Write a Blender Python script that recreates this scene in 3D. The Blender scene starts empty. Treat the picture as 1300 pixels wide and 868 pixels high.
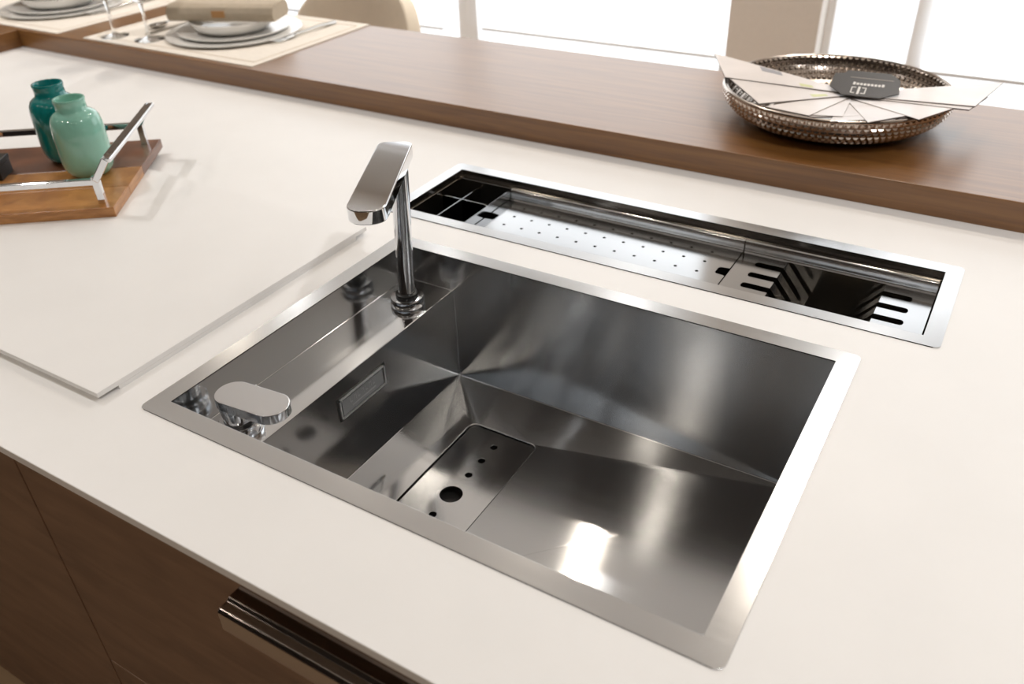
import bpy, bmesh, math, random
from mathutils import Vector, Matrix
random.seed(7)
PI = math.pi
sc = bpy.context.scene
col = sc.collection

# ------------------------------------------------------------------ camera
cam_d = bpy.data.cameras.new('camera')
cam = bpy.data.objects.new('camera', cam_d)
col.objects.link(cam)
cam.location = (0.8035, -0.4368, 0.6120)
cam.rotation_euler = (0.9780, 0.0296, 0.5414)
cam_d.sensor_width = 36.0
cam_d.lens = 29.5625
cam_d.clip_start = 0.02
cam_d.dof.use_dof = True
cam_d.dof.focus_distance = 1.08
cam_d.dof.aperture_fstop = 4.5
sc.camera = cam

# ------------------------------------------------------------------ view
vs = sc.view_settings
vs.view_transform = 'Standard'
vs.look = 'None'
vs.gamma = 1.0
vs.use_curve_mapping = False
vs.exposure = 0.14
cy = sc.cycles
cy.max_bounces = 14
cy.glossy_bounces = 10
cy.diffuse_bounces = 5
cy.transmission_bounces = 8
cy.transparent_max_bounces = 12
cy.sample_clamp_indirect = 6.0
cy.blur_glossy = 0.6

# ------------------------------------------------------------------ sky
w = bpy.data.worlds.new('overcast_sky')
sc.world = w
w.use_nodes = True
bg = w.node_tree.nodes['Background']
bg.inputs[0].default_value = (0.93, 0.97, 1.0, 1)
bg.inputs[1].default_value = 1.8

# ------------------------------------------------------------------ ceiling spots (warm), added fill spots (neutral) and daylight
def spot(x, y, power, size=2.3, blend=0.7, r=0.035, c=(1, 1, 1), z=1.74):
    d = bpy.data.lights.new('ceiling_spot_and_fill', 'SPOT')
    d.energy = power; d.spot_size = size; d.spot_blend = blend
    d.shadow_soft_size = r; d.color = c
    o = bpy.data.objects.new('ceiling_spot_and_fill', d)
    o.location = (x, y, z)
    col.objects.link(o)
    return o
WARM = (1.0, 0.88, 0.74); NEUTRAL = (1.0, 0.985, 0.965)
for x in (-2.42, -1.40, -0.46, 0.50, 1.46): spot(x, 1.95, 17, c=WARM)
for x in (-2.14, -1.18, -0.22, 0.74, 1.70): spot(x, -1.15, 16, c=WARM, z=1.66)
for x in (-2.6, -1.66, 1.22, 2.2): spot(x, 0.35, 30, c=NEUTRAL)  # unseen side lamps added to balance the light
for x in (-2.5, -1.5, -0.48, 0.52, 1.5): spot(x, 2.48, 12, c=NEUTRAL, size=2.6)  # row added to brighten the pier; one also lines up with a basin streak
def area(loc, rot, sx, sy, power, c):
    d = bpy.data.lights.new('daylight', 'AREA')
    d.shape = 'RECTANGLE'; d.size = sx; d.size_y = sy; d.energy = power; d.color = c
    o = bpy.data.objects.new('daylight', d)
    o.location = loc; o.rotation_euler = rot
    col.objects.link(o)
    return o
# linear luminaires hung over the island, out of frame
#AREA

# ------------------------------------------------------------------ materials
MATS = {}
def new_mat(name):
    m = bpy.data.materials.new(name); m.use_nodes = True
    MATS[name] = m
    nt = m.node_tree
    return m, nt, nt.nodes['Principled BSDF']
def lin(r, g, b):
    f = lambda v: ((v/255+0.055)/1.055)**2.4 if v/255 > 0.04045 else v/255/12.92
    return (f(r), f(g), f(b), 1)
def plain(name, c, rough=0.5, metal=0.0, coat=0.0, spec=0.5, noise=0.0, nscale=20.0, bump=0.0, stretch=(1, 1, 1)):
    m, nt, b = new_mat(name)
    b.inputs['Base Color'].default_value = c
    b.inputs['Roughness'].default_value = rough
    b.inputs['Metallic'].default_value = metal
    b.inputs['Coat Weight'].default_value = coat
    b.inputs['Specular IOR Level'].default_value = spec
    if noise or bump:
        tc = nt.nodes.new('ShaderNodeTexCoord'); mp = nt.nodes.new('ShaderNodeMapping')
        mp.inputs['Scale'].default_value = stretch
        nz = nt.nodes.new('ShaderNodeTexNoise'); nz.inputs['Scale'].default_value = nscale
        nz.inputs['Detail'].default_value = 5
        nt.links.new(tc.outputs['Object'], mp.inputs[0]); nt.links.new(mp.outputs[0], nz.inputs['Vector'])
        if noise:
            mx = nt.nodes.new('ShaderNodeMix'); mx.data_type = 'RGBA'; mx.blend_type = 'MULTIPLY'
            rp = nt.nodes.new('ShaderNodeMapRange')
            rp.inputs[1].default_value = 0.3; rp.inputs[2].default_value = 0.7
            rp.inputs[3].default_value = 1-noise; rp.inputs[4].default_value = 1.0
            nt.links.new(nz.outputs['Fac'], rp.inputs[0])
            mx.inputs[0].default_value = 1.0
            mx.inputs[6].default_value = c
            nt.links.new(rp.outputs[0], mx.inputs[7])
            nt.links.new(mx.outputs[2], b.inputs['Base Color'])
        if bump:
            bp = nt.nodes.new('ShaderNodeBump'); bp.inputs['Strength'].default_value = bump
            bp.inputs['Distance'].default_value = 0.002
            nt.links.new(nz.outputs['Fac'], bp.inputs['Height']); nt.links.new(bp.outputs[0], b.inputs['Normal'])
    return m
def steel(name, tangent, rough=0.22, aniso=0.7, c=(0.60, 0.585, 0.565, 1), streak=(1, 1, 1), bump=0.0):
    m, nt, b = new_mat(name)
    b.inputs['Base Color'].default_value = c
    b.inputs['Metallic'].default_value = 1
    b.inputs['Roughness'].default_value = rough
    b.inputs['Anisotropic'].default_value = aniso
    v = nt.nodes.new('ShaderNodeCombineXYZ')
    for i in range(3): v.inputs[i].default_value = tangent[i]
    nt.links.new(v.outputs[0], b.inputs['Tangent'])
    tc = nt.nodes.new('ShaderNodeTexCoord'); mp = nt.nodes.new('ShaderNodeMapping')
    mp.inputs['Scale'].default_value = streak
    nz = nt.nodes.new('ShaderNodeTexNoise'); nz.inputs['Scale'].default_value = 6; nz.inputs['Detail'].default_value = 4
    rp = nt.nodes.new('ShaderNodeMapRange')
    rp.inputs[1].default_value = 0.3; rp.inputs[2].default_value = 0.7
    rp.inputs[3].default_value = rough*0.95; rp.inputs[4].default_value = rough*1.06
    nt.links.new(tc.outputs['Object'], mp.inputs[0]); nt.links.new(mp.outputs[0], nz.inputs['Vector'])
    nt.links.new(nz.outputs['Fac'], rp.inputs[0]); nt.links.new(rp.outputs[0], b.inputs['Roughness'])
    if bump:
        n2 = nt.nodes.new('ShaderNodeTexNoise'); n2.inputs['Scale'].default_value = 5; n2.inputs['Detail'].default_value = 1
        nt.links.new(tc.outputs['Object'], n2.inputs['Vector'])
        bp = nt.nodes.new('ShaderNodeBump'); bp.inputs['Strength'].default_value = bump
        bp.inputs['Distance'].default_value = 0.01
        nt.links.new(n2.outputs['Fac'], bp.inputs['Height']); nt.links.new(bp.outputs[0], b.inputs['Normal'])
    return m
def wood(name, c1, c2, rough=0.4, scale=(1.2, 22, 22), axis_scale=4.0, coat=0.0, bump=0.12, spec=0.5):
    m, nt, b = new_mat(name)
    tc = nt.nodes.new('ShaderNodeTexCoord'); mp = nt.nodes.new('ShaderNodeMapping')
    mp.inputs['Scale'].default_value = scale
    nz = nt.nodes.new('ShaderNodeTexNoise'); nz.inputs['Scale'].default_value = axis_scale
    nz.inputs['Detail'].default_value = 8; nz.inputs['Distortion'].default_value = 0.6
    cr = nt.nodes.new('ShaderNodeValToRGB')
    cr.color_ramp.elements[0].position = 0.32; cr.color_ramp.elements[0].color = c1
    cr.color_ramp.elements[1].position = 0.68; cr.color_ramp.elements[1].color = c2
    nt.links.new(tc.outputs['Object'], mp.inputs[0]); nt.links.new(mp.outputs[0], nz.inputs['Vector'])
    nt.links.new(nz.outputs['Fac'], cr.inputs[0]); nt.links.new(cr.outputs[0], b.inputs['Base Color'])
    b.inputs['Roughness'].default_value = rough
    b.inputs['Coat Weight'].default_value = coat
    b.inputs['Coat Roughness'].default_value = 0.3
    b.inputs['Specular IOR Level'].default_value = spec
    bp = nt.nodes.new('ShaderNodeBump'); bp.inputs['Strength'].default_value = bump; bp.inputs['Distance'].default_value = 0.001
    nt.links.new(nz.outputs['Fac'], bp.inputs['Height']); nt.links.new(bp.outputs[0], b.inputs['Normal'])
    return m

WHITE = plain('white_worktop', lin(240, 239, 238), 0.42, noise=0.025, nscale=9)
BARWOOD = wood('brown_oak', lin(108, 68, 28), lin(137, 93, 44), 0.36, (1.0, 26, 26), coat=0.7)
BARWOOD_Y = wood('brown_oak_cross', lin(108, 68, 28), lin(137, 93, 44), 0.36, (26, 1.0, 26), coat=0.7)
DOOR = wood('dark_door_wood', lin(112, 86, 69), lin(136, 106, 85), 0.45, (3, 8, 14), 2.4, bump=0.05)
CARCASS = plain('carcass_dark', lin(60, 48, 40), 0.6)
TRAYDARK = wood('tray_walnut', lin(92, 54, 34), lin(124, 76, 48), 0.32, (4, 4, 30), 4, coat=0.4)
TRAYLIGHT = wood('tray_honey', lin(160, 104, 48), lin(196, 138, 76), 0.32, (5, 5, 30), 5, coat=0.4)
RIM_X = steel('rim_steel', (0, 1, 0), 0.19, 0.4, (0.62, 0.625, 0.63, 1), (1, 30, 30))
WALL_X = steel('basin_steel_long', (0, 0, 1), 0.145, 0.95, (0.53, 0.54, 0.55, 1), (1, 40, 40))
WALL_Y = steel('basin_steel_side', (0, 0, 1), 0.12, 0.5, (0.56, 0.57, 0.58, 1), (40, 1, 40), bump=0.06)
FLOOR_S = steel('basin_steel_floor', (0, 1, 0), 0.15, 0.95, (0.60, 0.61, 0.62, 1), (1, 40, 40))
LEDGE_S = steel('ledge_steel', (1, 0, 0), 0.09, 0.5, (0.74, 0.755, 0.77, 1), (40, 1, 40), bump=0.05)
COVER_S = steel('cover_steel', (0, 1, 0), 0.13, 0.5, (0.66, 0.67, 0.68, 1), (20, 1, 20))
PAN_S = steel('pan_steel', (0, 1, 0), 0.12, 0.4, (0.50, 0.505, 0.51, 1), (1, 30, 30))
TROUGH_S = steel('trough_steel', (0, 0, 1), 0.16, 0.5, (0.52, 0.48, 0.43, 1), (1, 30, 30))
CHROME = plain('chrome', (0.82, 0.84, 0.87, 1), 0.035, 1.0)
CHROME_DARK = plain('smoked_chrome', (0.40, 0.37, 0.35, 1), 0.08, 1.0)
BLACK = plain('black_rubber', (0.008, 0.008, 0.008, 1), 0.35)
DRAIN = plain('drain_shade', (0.01, 0.01, 0.01, 1), 0.5)  # near-black colour stands in for the shade of a deep drain
FRAMEMETAL = plain('overflow_frame_steel', (0.85, 0.86, 0.87, 1), 0.3, 0.85)
MARK = plain('embossed_grey', (0.50, 0.51, 0.52, 1), 0.35, 0.7)
PLATE = plain('overflow_grey', (0.36, 0.37, 0.38, 1), 0.35, 0.7)
TEAL = plain('teal_glaze', lin(20, 134, 134), 0.12, coat=0.6, noise=0.12, nscale=7)
MINT = plain('mint_glaze', lin(144, 204, 186), 0.12, coat=0.6, noise=0.14, nscale=9)
TEALIN = plain('teal_inner', lin(60, 130, 112), 0.3)
LINEN = plain('linen', lin(238, 230, 219), 0.9, noise=0.12, nscale=60, stretch=(1, 8, 8), bump=0.2)
LINEN_D = plain('linen_border', lin(205, 190, 170), 0.9)
CERAM = plain('white_porcelain', lin(238, 236, 232), 0.12, coat=0.5)
NAPKIN = plain('napkin_taupe', lin(186, 172, 152), 0.85, noise=0.1, nscale=50, bump=0.3)
CLASP = plain('clasp_brown', lin(176, 130, 78), 0.35)
CUTLERY = plain('cutlery_steel', (0.55, 0.53, 0.5, 1), 0.12, 1.0)
CHAIRM = plain('cream_upholstery', lin(246, 234, 214), 0.7, noise=0.05, nscale=30)
CHAIRLEG = plain('chair_leg_oak', lin(130, 95, 65), 0.5)
BOWLM = plain('bowl_pewter', (0.40, 0.35, 0.31, 1), 0.2, 1.0)
BEAD = plain('bowl_bead_metal', (0.56, 0.49, 0.43, 1), 0.16, 1.0)
PAPER = plain('leaflet_paper', lin(236, 228, 224), 0.35, coat=0.3, noise=0.16, nscale=9, stretch=(1, 1, 1))
PAPEREDGE = plain('leaflet_back', lin(70, 58, 52), 0.5)
PRINT_G = plain('print_grey', lin(150, 150, 155), 0.4)
PRINT_Y = plain('print_green', lin(206, 208, 150), 0.4)
TAGM = plain('tag_black', lin(52, 47, 44), 0.4)
TAGW = plain('tag_print', lin(225, 222, 218), 0.5)
TAGD = plain('tag_print_dim', lin(140, 132, 124), 0.5)
WALLW = plain('wall_white', lin(240, 238, 234), 0.7)
WALLB = plain('wall_beige', lin(240, 234, 227), 0.8, noise=0.03, nscale=60)
WALLD = plain('wall_taupe', lin(88, 83, 80), 0.7)
CEILM = plain('ceiling_white', lin(240, 238, 234), 0.8)
FLOORM = wood('oak_floor', lin(150, 122, 94), lin(176, 148, 118), 0.4, (1.0, 8, 8), 2)
FRAMEM = plain('window_frame_white', lin(252, 252, 252), 0.4)
BARM = plain('blind_bar_grey', lin(236, 238, 240), 0.4)
# backlit roller-blind fabric: its own emission stands in for the daylight behind it
m, nt, b = new_mat('backlit_blind')
b.inputs['Base Color'].default_value = lin(235, 236, 238); b.inputs['Roughness'].default_value = 0.9
tc = nt.nodes.new('ShaderNodeTexCoord'); mp = nt.nodes.new('ShaderNodeMapping'); mp.inputs['Scale'].default_value = (6, 1, 60)
nz = nt.nodes.new('ShaderNodeTexNoise'); nz.inputs['Scale'].default_value = 3; nz.inputs['Detail'].default_value = 6
rp = nt.nodes.new('ShaderNodeMapRange'); rp.inputs[3].default_value = 1.25; rp.inputs[4].default_value = 1.5
nt.links.new(tc.outputs['Object'], mp.inputs[0]); nt.links.new(mp.outputs[0], nz.inputs['Vector']); nt.links.new(nz.outputs['Fac'], rp.inputs[0])
b.inputs['Emission Color'].default_value = (0.90, 0.955, 1.0, 1)
nt.links.new(rp.outputs[0], b.inputs['Emission Strength'])
BLIND = m
# clear pane and clear drinking glass
m, nt, b = new_mat('window_glass')
nt.nodes.remove(b)
out = nt.nodes['Material Output']
tr = nt.nodes.new('ShaderNodeBsdfTransparent'); gl = nt.nodes.new('ShaderNodeBsdfGlossy'); gl.inputs['Roughness'].default_value = 0.02
mx = nt.nodes.new('ShaderNodeMixShader'); mx.inputs[0].default_value = 0.06
nt.links.new(tr.outputs[0], mx.inputs[1]); nt.links.new(gl.outputs[0], mx.inputs[2]); nt.links.new(mx.outputs[0], out.inputs[0])
PANE = m
m, nt, b = new_mat('clear_glass')
b.inputs['Transmission Weight'].default_value = 1.0; b.inputs['Roughness'].default_value = 0.0
b.inputs['IOR'].default_value = 1.45; b.inputs['Base Color'].default_value = (0.97, 0.98, 0.98, 1)
GLASS = m

# ------------------------------------------------------------------ mesh helpers
class MB:
    def __init__(s): s.v = []; s.f = []; s.mi = []
    def add(s, vs, fs, mi=0, M=None):
        n = len(s.v)
        s.v += [tuple(M @ Vector(p)) if M else tuple(p) for p in vs]
        s.f += [tuple(n+i for i in f) for f in fs]; s.mi += [mi]*len(fs)
        return s
    def box(s, x0, x1, y0, y1, z0, z1, mi=0, M=None):
        vs = [(x0,y0,z0),(x1,y0,z0),(x1,y1,z0),(x0,y1,z0),(x0,y0,z1),(x1,y0,z1),(x1,y1,z1),(x0,y1,z1)]
        return s.add(vs, [(0,3,2,1),(4,5,6,7),(0,1,5,4),(1,2,6,5),(2,3,7,6),(3,0,4,7)], mi, M)
    def bar(s, a, b, wd, h, up=(0, 0, 1), mi=0):
        a = Vector(a); b = Vector(b); d = (b-a).normalized(); u = Vector(up)
        r = d.cross(u).normalized(); u = r.cross(d).normalized()
        vs = []
        for p in (a, b):
            for i, j in ((-1,-1),(1,-1),(1,1),(-1,1)): vs.append(p + r*wd/2*i + u*h/2*j)
        return s.add(vs, [(3,2,1,0),(4,5,6,7),(0,1,5,4),(1,2,6,5),(2,3,7,6),(3,0,4,7)], mi)
    def lathe(s, prof, n=32, c=(0, 0, 0), mi=0, M=None):
        vs = []; fs = []
        for r, z in prof:
            for k in range(n):
                a = 2*PI*k/n; vs.append((c[0]+r*math.cos(a), c[1]+r*math.sin(a), c[2]+z))
        for i in range(len(prof)-1):
            for k in range(n):
                k2 = (k+1) % n
                fs.append((i*n+k, i*n+k2, (i+1)*n+k2, (i+1)*n+k))
        if prof[0][0] > 1e-6: fs.append(tuple(reversed(range(n))))
        if prof[-1][0] > 1e-6: fs.append(tuple((len(prof)-1)*n+k for k in range(n)))
        return s.add(vs, fs, mi, M)
    def prism(s, pts, z0, z1, mi=0, M=None):
        n = len(pts)
        vs = [(x, y, z0) for x, y in pts]+[(x, y, z1) for x, y in pts]
        fs = [tuple(reversed(range(n))), tuple(range(n, 2*n))]+[(i, (i+1) % n, n+(i+1) % n, n+i) for i in range(n)]
        return s.add(vs, fs, mi, M)
    def tube(s, pts, r, n=10, mi=0):
        pts = [Vector(p) for p in pts]; vs = []; fs = []
        for i, p in enumerate(pts):
            d = (pts[min(i+1, len(pts)-1)]-pts[max(i-1, 0)]).normalized()
            u = d.orthogonal().normalized() if abs(d.z) > 0.9 else d.cross(Vector((0, 0, 1))).normalized()
            v2 = d.cross(u)
            rr = r[i] if isinstance(r, (list, tuple)) else r
            for k in range(n):
                a = 2*PI*k/n; vs.append(p+u*rr*math.cos(a)+v2*rr*math.sin(a))
        for i in range(len(pts)-1):
            for k in range(n):
                k2 = (k+1) % n; fs.append((i*n+k, i*n+k2, (i+1)*n+k2, (i+1)*n+k))
        fs.append(tuple(reversed(range(n)))); fs.append(tuple((len(pts)-1)*n+k for k in range(n)))
        return s.add(vs, fs, mi)
    def build(s, name, mat, parent=None, bevel=0, smooth=False, weld=False, seg=2, angle=30):
        me = bpy.data.meshes.new(name)
        me.from_pydata([tuple(p) for p in s.v], [], s.f)
        ms = mat if isinstance(mat, (list, tuple)) else [mat]
        for q in ms: me.materials.append(q)
        for p, i in zip(me.polygons, s.mi): p.material_index = i
        bm = bmesh.new(); bm.from_mesh(me)
        if weld: bmesh.ops.remove_doubles(bm, verts=bm.verts, dist=1e-5)
        bmesh.ops.recalc_face_normals(bm, faces=bm.faces)
        bm.to_mesh(me); bm.free()
        o = bpy.data.objects.new(name, me); col.objects.link(o)
        if parent:
            o.parent = parent
            o.matrix_parent_inverse = parent.matrix_world.inverted() if False else Matrix.Translation(-Vector(parent.location)) if parent.get('_w') else Matrix()
        if bevel:
            bv = o.modifiers.new('bevel', 'BEVEL'); bv.width = bevel; bv.segments = seg
            bv.limit_method = 'ANGLE'; bv.angle_limit = math.radians(angle); bv.harden_normals = False
        if smooth:
            for p in me.polygons: p.use_smooth = True
            md = o.modifiers.new('ws', 'WEIGHTED_NORMAL') if bevel else None
            me.set_sharp_from_angle(angle=math.radians(40))
        return o
def fill_plate(name, outer, holes, z0, z1, mat, parent=None, bevel=0):
    """flat sheet with holes, real thickness"""
    bm = bmesh.new()
    loops = []
    for lp in [outer]+holes:
        vs = [bm.verts.new((x, y, z1)) for x, y in lp]
        loops.append(vs)
        for i in range(len(vs)): bm.edges.new((vs[i], vs[(i+1) % len(vs)]))
    bmesh.ops.triangle_fill(bm, use_beauty=True, use_dissolve=False, edges=bm.edges[:], normal=(0, 0, 1))
    r = bmesh.ops.extrude_face_region(bm, geom=bm.faces[:])
    for e in r['geom']:
        if isinstance(e, bmesh.types.BMVert): e.co.z = z0
    bmesh.ops.recalc_face_normals(bm, faces=bm.faces)
    me = bpy.data.meshes.new(name); bm.to_mesh(me); bm.free()
    me.materials.append(mat)
    o = bpy.data.objects.new(name, me); col.objects.link(o)
    if parent: o.parent = parent
    if parent and parent.get('_w'): o.matrix_parent_inverse = Matrix.Translation(-Vector(parent.location))
    if bevel:
        bv = o.modifiers.new('bevel', 'BEVEL'); bv.width = bevel; bv.segments = 2
        bv.limit_method = 'ANGLE'; bv.angle_limit = math.radians(50)
    return o
def rrect(x0, x1, y0, y1, r, n=5):
    pts = []
    for cx, cy_, a0 in ((x1-r, y1-r, 0), (x0+r, y1-r, 90), (x0+r, y0+r, 180), (x1-r, y0+r, 270)):
        for k in range(n+1):
            a = math.radians(a0+90*k/n); pts.append((cx+r*math.cos(a), cy_+r*math.sin(a)))
    return pts
def circ(x, y, r, n=16): return [(x+r*math.cos(2*PI*k/n), y+r*math.sin(2*PI*k/n)) for k in range(n)]
def thing(name, label, cat, loc=(0, 0, 0), group=None):
    """Empty at the thing's base; its parts are built in world coordinates"""
    o = bpy.data.objects.new(name, None); col.objects.link(o)
    o.location = loc; o['_w'] = 1
    o['label'] = label; o['category'] = cat
    if group: o['group'] = group
    o.empty_display_size = 0.05
    return o
def tag(o, label, cat, group=None):
    o['label'] = label; o['category'] = cat
    if group: o['group'] = group
    return o
def struct(o): o['kind'] = 'structure'; return o

# ------------------------------------------------------------------ room shell
FZ = -0.92
RX0, RX1, RY0, RY1, CZ = -5.2, 4.2, -3.2, 3.0, 1.76
struct(MB().box(RX0, RX1, RY0, RY1+0.2, FZ-0.1, FZ).build('floor', FLOORM))
struct(MB().box(RX0, RX1, RY0, RY1+0.2, CZ, CZ+0.1).build('ceiling', CEILM))
struct(MB().box(RX0, RX1, RY0, -0.35, 1.68, CZ-0.001).build('ceiling_soffit', WALLD))
struct(MB().box(RX0-0.1, RX0, RY0, RY1+0.2, FZ, CZ).build('wall_left', WALLB))
struct(MB().box(RX1, RX1+0.1, RY0, RY1+0.2, FZ, CZ).build('wall_right', WALLB))
struct(MB().box(RX0, RX1, RY0-0.1, RY0, FZ, CZ).build('wall_front', WALLD))
# back wall: low sill wall and header around the glazing
wb = MB()
wb.box(RX0, RX1, RY1, RY1+0.2, FZ, -0.62)
wb.box(RX0, RX1, RY1, RY1+0.2, 1.45, CZ)
wb.box(RX0, -3.15, RY1, RY1+0.2, -0.62, 1.45)
wb.box(2.10, RX1, RY1, RY1+0.2, -0.62, 1.45)
struct(wb.build('wall_back', WALLW))
struct(MB().box(-0.25, 0.092, RY1-0.10, RY1+0.2, FZ, CZ).build('wall_pier', WALLB))
struct(MB().box(RX0, RX1, RY1-0.16, RY1, -0.66, -0.62).build('trim_1', FRAMEM, bevel=0.004))
def window(n, x0, x1, mull, t=0.055):
    e = bpy.data.objects.new('window_%d' % n, None); col.objects.link(e); e['kind'] = 'structure'
    e.location = ((x0+x1)/2, RY1+0.06, -0.62); e['_w'] = 1
    f = MB()
    f.box(x0, x0+t, RY1+0.0, RY1+0.08, -0.62, 1.45); f.box(x1-t, x1, RY1, RY1+0.08, -0.62, 1.45)
    f.box(x0+t, x1-t, RY1, RY1+0.08, -0.62, -0.47); f.box(x0+t, x1-t, RY1, RY1+0.08, 1.38, 1.45)
    f.build('window_frame', FRAMEM, e, bevel=0.004)
    for q in mull: MB().box(q-0.03, q+0.03, RY1, RY1+0.08, -0.47, 1.38).build('mullion', FRAMEM, e, bevel=0.003)
    xs = [x0+t]+sum([[q-0.03, q+0.03] for q in mull], [])+[x1-t]
    for i in range(0, len(xs), 2): MB().box(xs[i], xs[i+1], RY1+0.035, RY1+0.041, -0.47, 1.38).build('pane', PANE, e)
window(1, -3.15, -1.54, [])
window(2, -1.54, -0.25, [])
window(3, 0.092, 2.10, [0.43], 0.03)
def blind(x0, x1, zb, label):
    e = thing('roller_blind', label, 'blind', ((x0+x1)/2, RY1-0.03, zb))
    MB().box(x0, x1, RY1-0.032, RY1-0.030, zb+0.015, 1.40).build('blind_fabric', BLIND, e)
    MB().box(x0, x1, RY1-0.040, RY1-0.022, zb+0.002, zb+0.016).build('bottom_bar', BARM, e, bevel=0.003)
    c = MB(); c.tube([(x0, RY1-0.04, 1.42), (x1, RY1-0.04, 1.42)], 0.03, 12); c.build('roller_tube', FRAMEM, e, smooth=True)
blind(-3.05, -1.66, -0.395, 'white roller blind behind the cream chair, left of the white window post')
blind(-1.44, -0.235, -0.372, 'white roller blind between the white window post and the beige pier')
blind(0.463, 2.05, -0.335, 'white roller blind behind the woven metal bowl, right of the beige pier')

# ------------------------------------------------------------------ island: cabinets
def cabinet(x0, x1, label, drawers):
    e = thing('base_cabinet', label, 'cabinet', ((x0+x1)/2, 0.4, FZ))
    b = MB()
    zt = -0.0125; y0, y1 = -0.084, 0.96
    b.box(x0+0.001, x0+0.018, y0, y1, FZ+0.10, zt); b.box(x1-0.018, x1-0.001, y0, y1, FZ+0.10, zt)
    b.box(x0+0.018, x1-0.018, y0, y1, FZ+0.10, FZ+0.118); b.box(x0+0.018, x1-0.018, y1-0.016, y1, FZ+0.118, zt)
    b.build('body', CARCASS, e)
    MB().box(x0, x1, -0.03, 0.9, FZ, FZ+0.10).build('plinth', CARCASS, e)
    return e
c1 = cabinet(-1.02, -0.1205, 'dark brown wooden cabinet door beside the wide drawer, left of the chrome handle', 0)
MB().box(-1.0185, -0.1220, -0.104, -0.084, FZ+0.10, -0.014).build('door', DOOR, c1, bevel=0.0012)
c2 = cabinet(-0.1205, 1.02, 'dark brown drawer cabinet under the steel sink with chrome bar handle', 1)
for z0, z1 in ((-0.4405, -0.014), (FZ+0.10, -0.4435)):
    d = MB().box(-0.1190, 1.0185, -0.104, -0.084, z0, z1).build('drawer_front', DOOR, c2, bevel=0.0012)
    hz = z1-0.040
    h = MB()
    x0, x1 = 0.262, 0.638
    # L-shaped grip: top plate let into the drawer front, grip lip hanging in front of it
    prof = [(-0.104, hz), (-0.104, hz-0.005), (-0.118, hz-0.005), (-0.121, hz-0.009), (-0.126, hz-0.009), (-0.1275, hz-0.030), (-0.137, hz-0.032), (-0.137, hz-0.006), (-0.133, hz-0.003), (-0.124, hz-0.003), (-0.120, hz)]
    n = len(prof)
    vs_ = [(x0, y, z) for y, z in prof]+[(x1, y, z) for y, z in prof]
    h.add(vs_, [tuple(range(n)), tuple(reversed(range(n, 2*n)))]+[(i, n+i, n+(i+1) % n, (i+1) % n) for i in range(n)])
    hh = h.build('drawer_handle', CHROME_DARK, d, bevel=0.0008)
    hh.matrix_parent_inverse = Matrix()
c3 = cabinet(-1.73, -1.0215, 'dark brown wooden cabinet door at the island end, farthest from the drawers', 0)
MB().box(-1.7285, -1.0230, -0.104, -0.084, FZ+0.10, -0.014).build('door', DOOR, c3, bevel=0.0012)
c4 = cabinet(1.0215, 2.30, 'dark brown wooden cabinet right of the sink drawers', 0)
MB().box(1.0230, 2.2985, -0.104, -0.084, FZ+0.10, -0.014).build('door', DOOR, c4, bevel=0.0012)

# ------------------------------------------------------------------ island: white worktop with two cut-outs
wt = fill_plate('worktop', [(-1.73, -0.125), (2.32, -0.125), (2.32, 0.985), (-1.73, 0.985)],
    [[(0.012, 0.012), (0.708, 0.012), (0.708, 0.500), (0.012, 0.500)],
     [(-0.073, 0.585), (0.790, 0.585), (0.790, 0.797), (-0.073, 0.797)]], -0.012, 0.0, WHITE, bevel=0.001)
tag(wt, 'white matt worktop slab with the two steel sinks let into it', 'worktop')
# sliding cover board lying on it
cb = thing('cover_board', 'white rectangular cover board lying on the worktop under the wooden tray', 'board', (-0.75, 0.24, 0))
MB().box(-1.45, -0.0515, -0.016, 0.492, 0.0055, 0.0125).build('top_layer', WHITE, cb, bevel=0.0008)
MB().box(-1.45, -0.0515, 0.013, 0.464, -0.0002, 0.0055).build('under_layer', WHITE, cb)

# ------------------------------------------------------------------ raised oak bar (L-shaped) behind the worktop
bt = thing('bar_counter', 'brown oak breakfast bar raised above the white worktop', 'bar', (0.0, 1.2, FZ))
MB().box(-2.40, 2.6, 0.969, 1.428, 0.0, 0.049).build('bar_top', BARWOOD, bt, bevel=0.0015)
MB().box(-2.40, -1.722, -0.16, 0.9685, 0.0, 0.049).build('bar_return', BARWOOD_Y, bt, bevel=0.0015)
MB().box(-2.30, 2.5, 0.99, 1.03, FZ, -0.0005).build('support_panel', BARWOOD, bt)
MB().box(-2.36, -1.95, -0.10, 0.985, FZ, 0.0).build('return_support', BARWOOD_Y, bt)

# ------------------------------------------------------------------ main sink
sink = thing('kitchen_sink', 'large brushed steel sink with sunken faucet ledge and sloped floor', 'sink', (0.36, 0.256, -0.25))
fill_plate('rim', rrect(0.0, 0.72, 0.0, 0.512, 0.009, 6), [[(0.026, 0.026), (0.694, 0.026), (0.694, 0.486), (0.026, 0.486)]], -0.0005, 0.0014, RIM_X, sink, bevel=0.0006)
X0, X1, Y0, Y1 = 0.026, 0.694, 0.026, 0.486
XL, ZL, ZB = 0.117, -0.058, -0.222
cx0, cx1, cy0, cy1, zc = 0.197, 0.315, 0.109, 0.403, -0.2345
b = MB()
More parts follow.
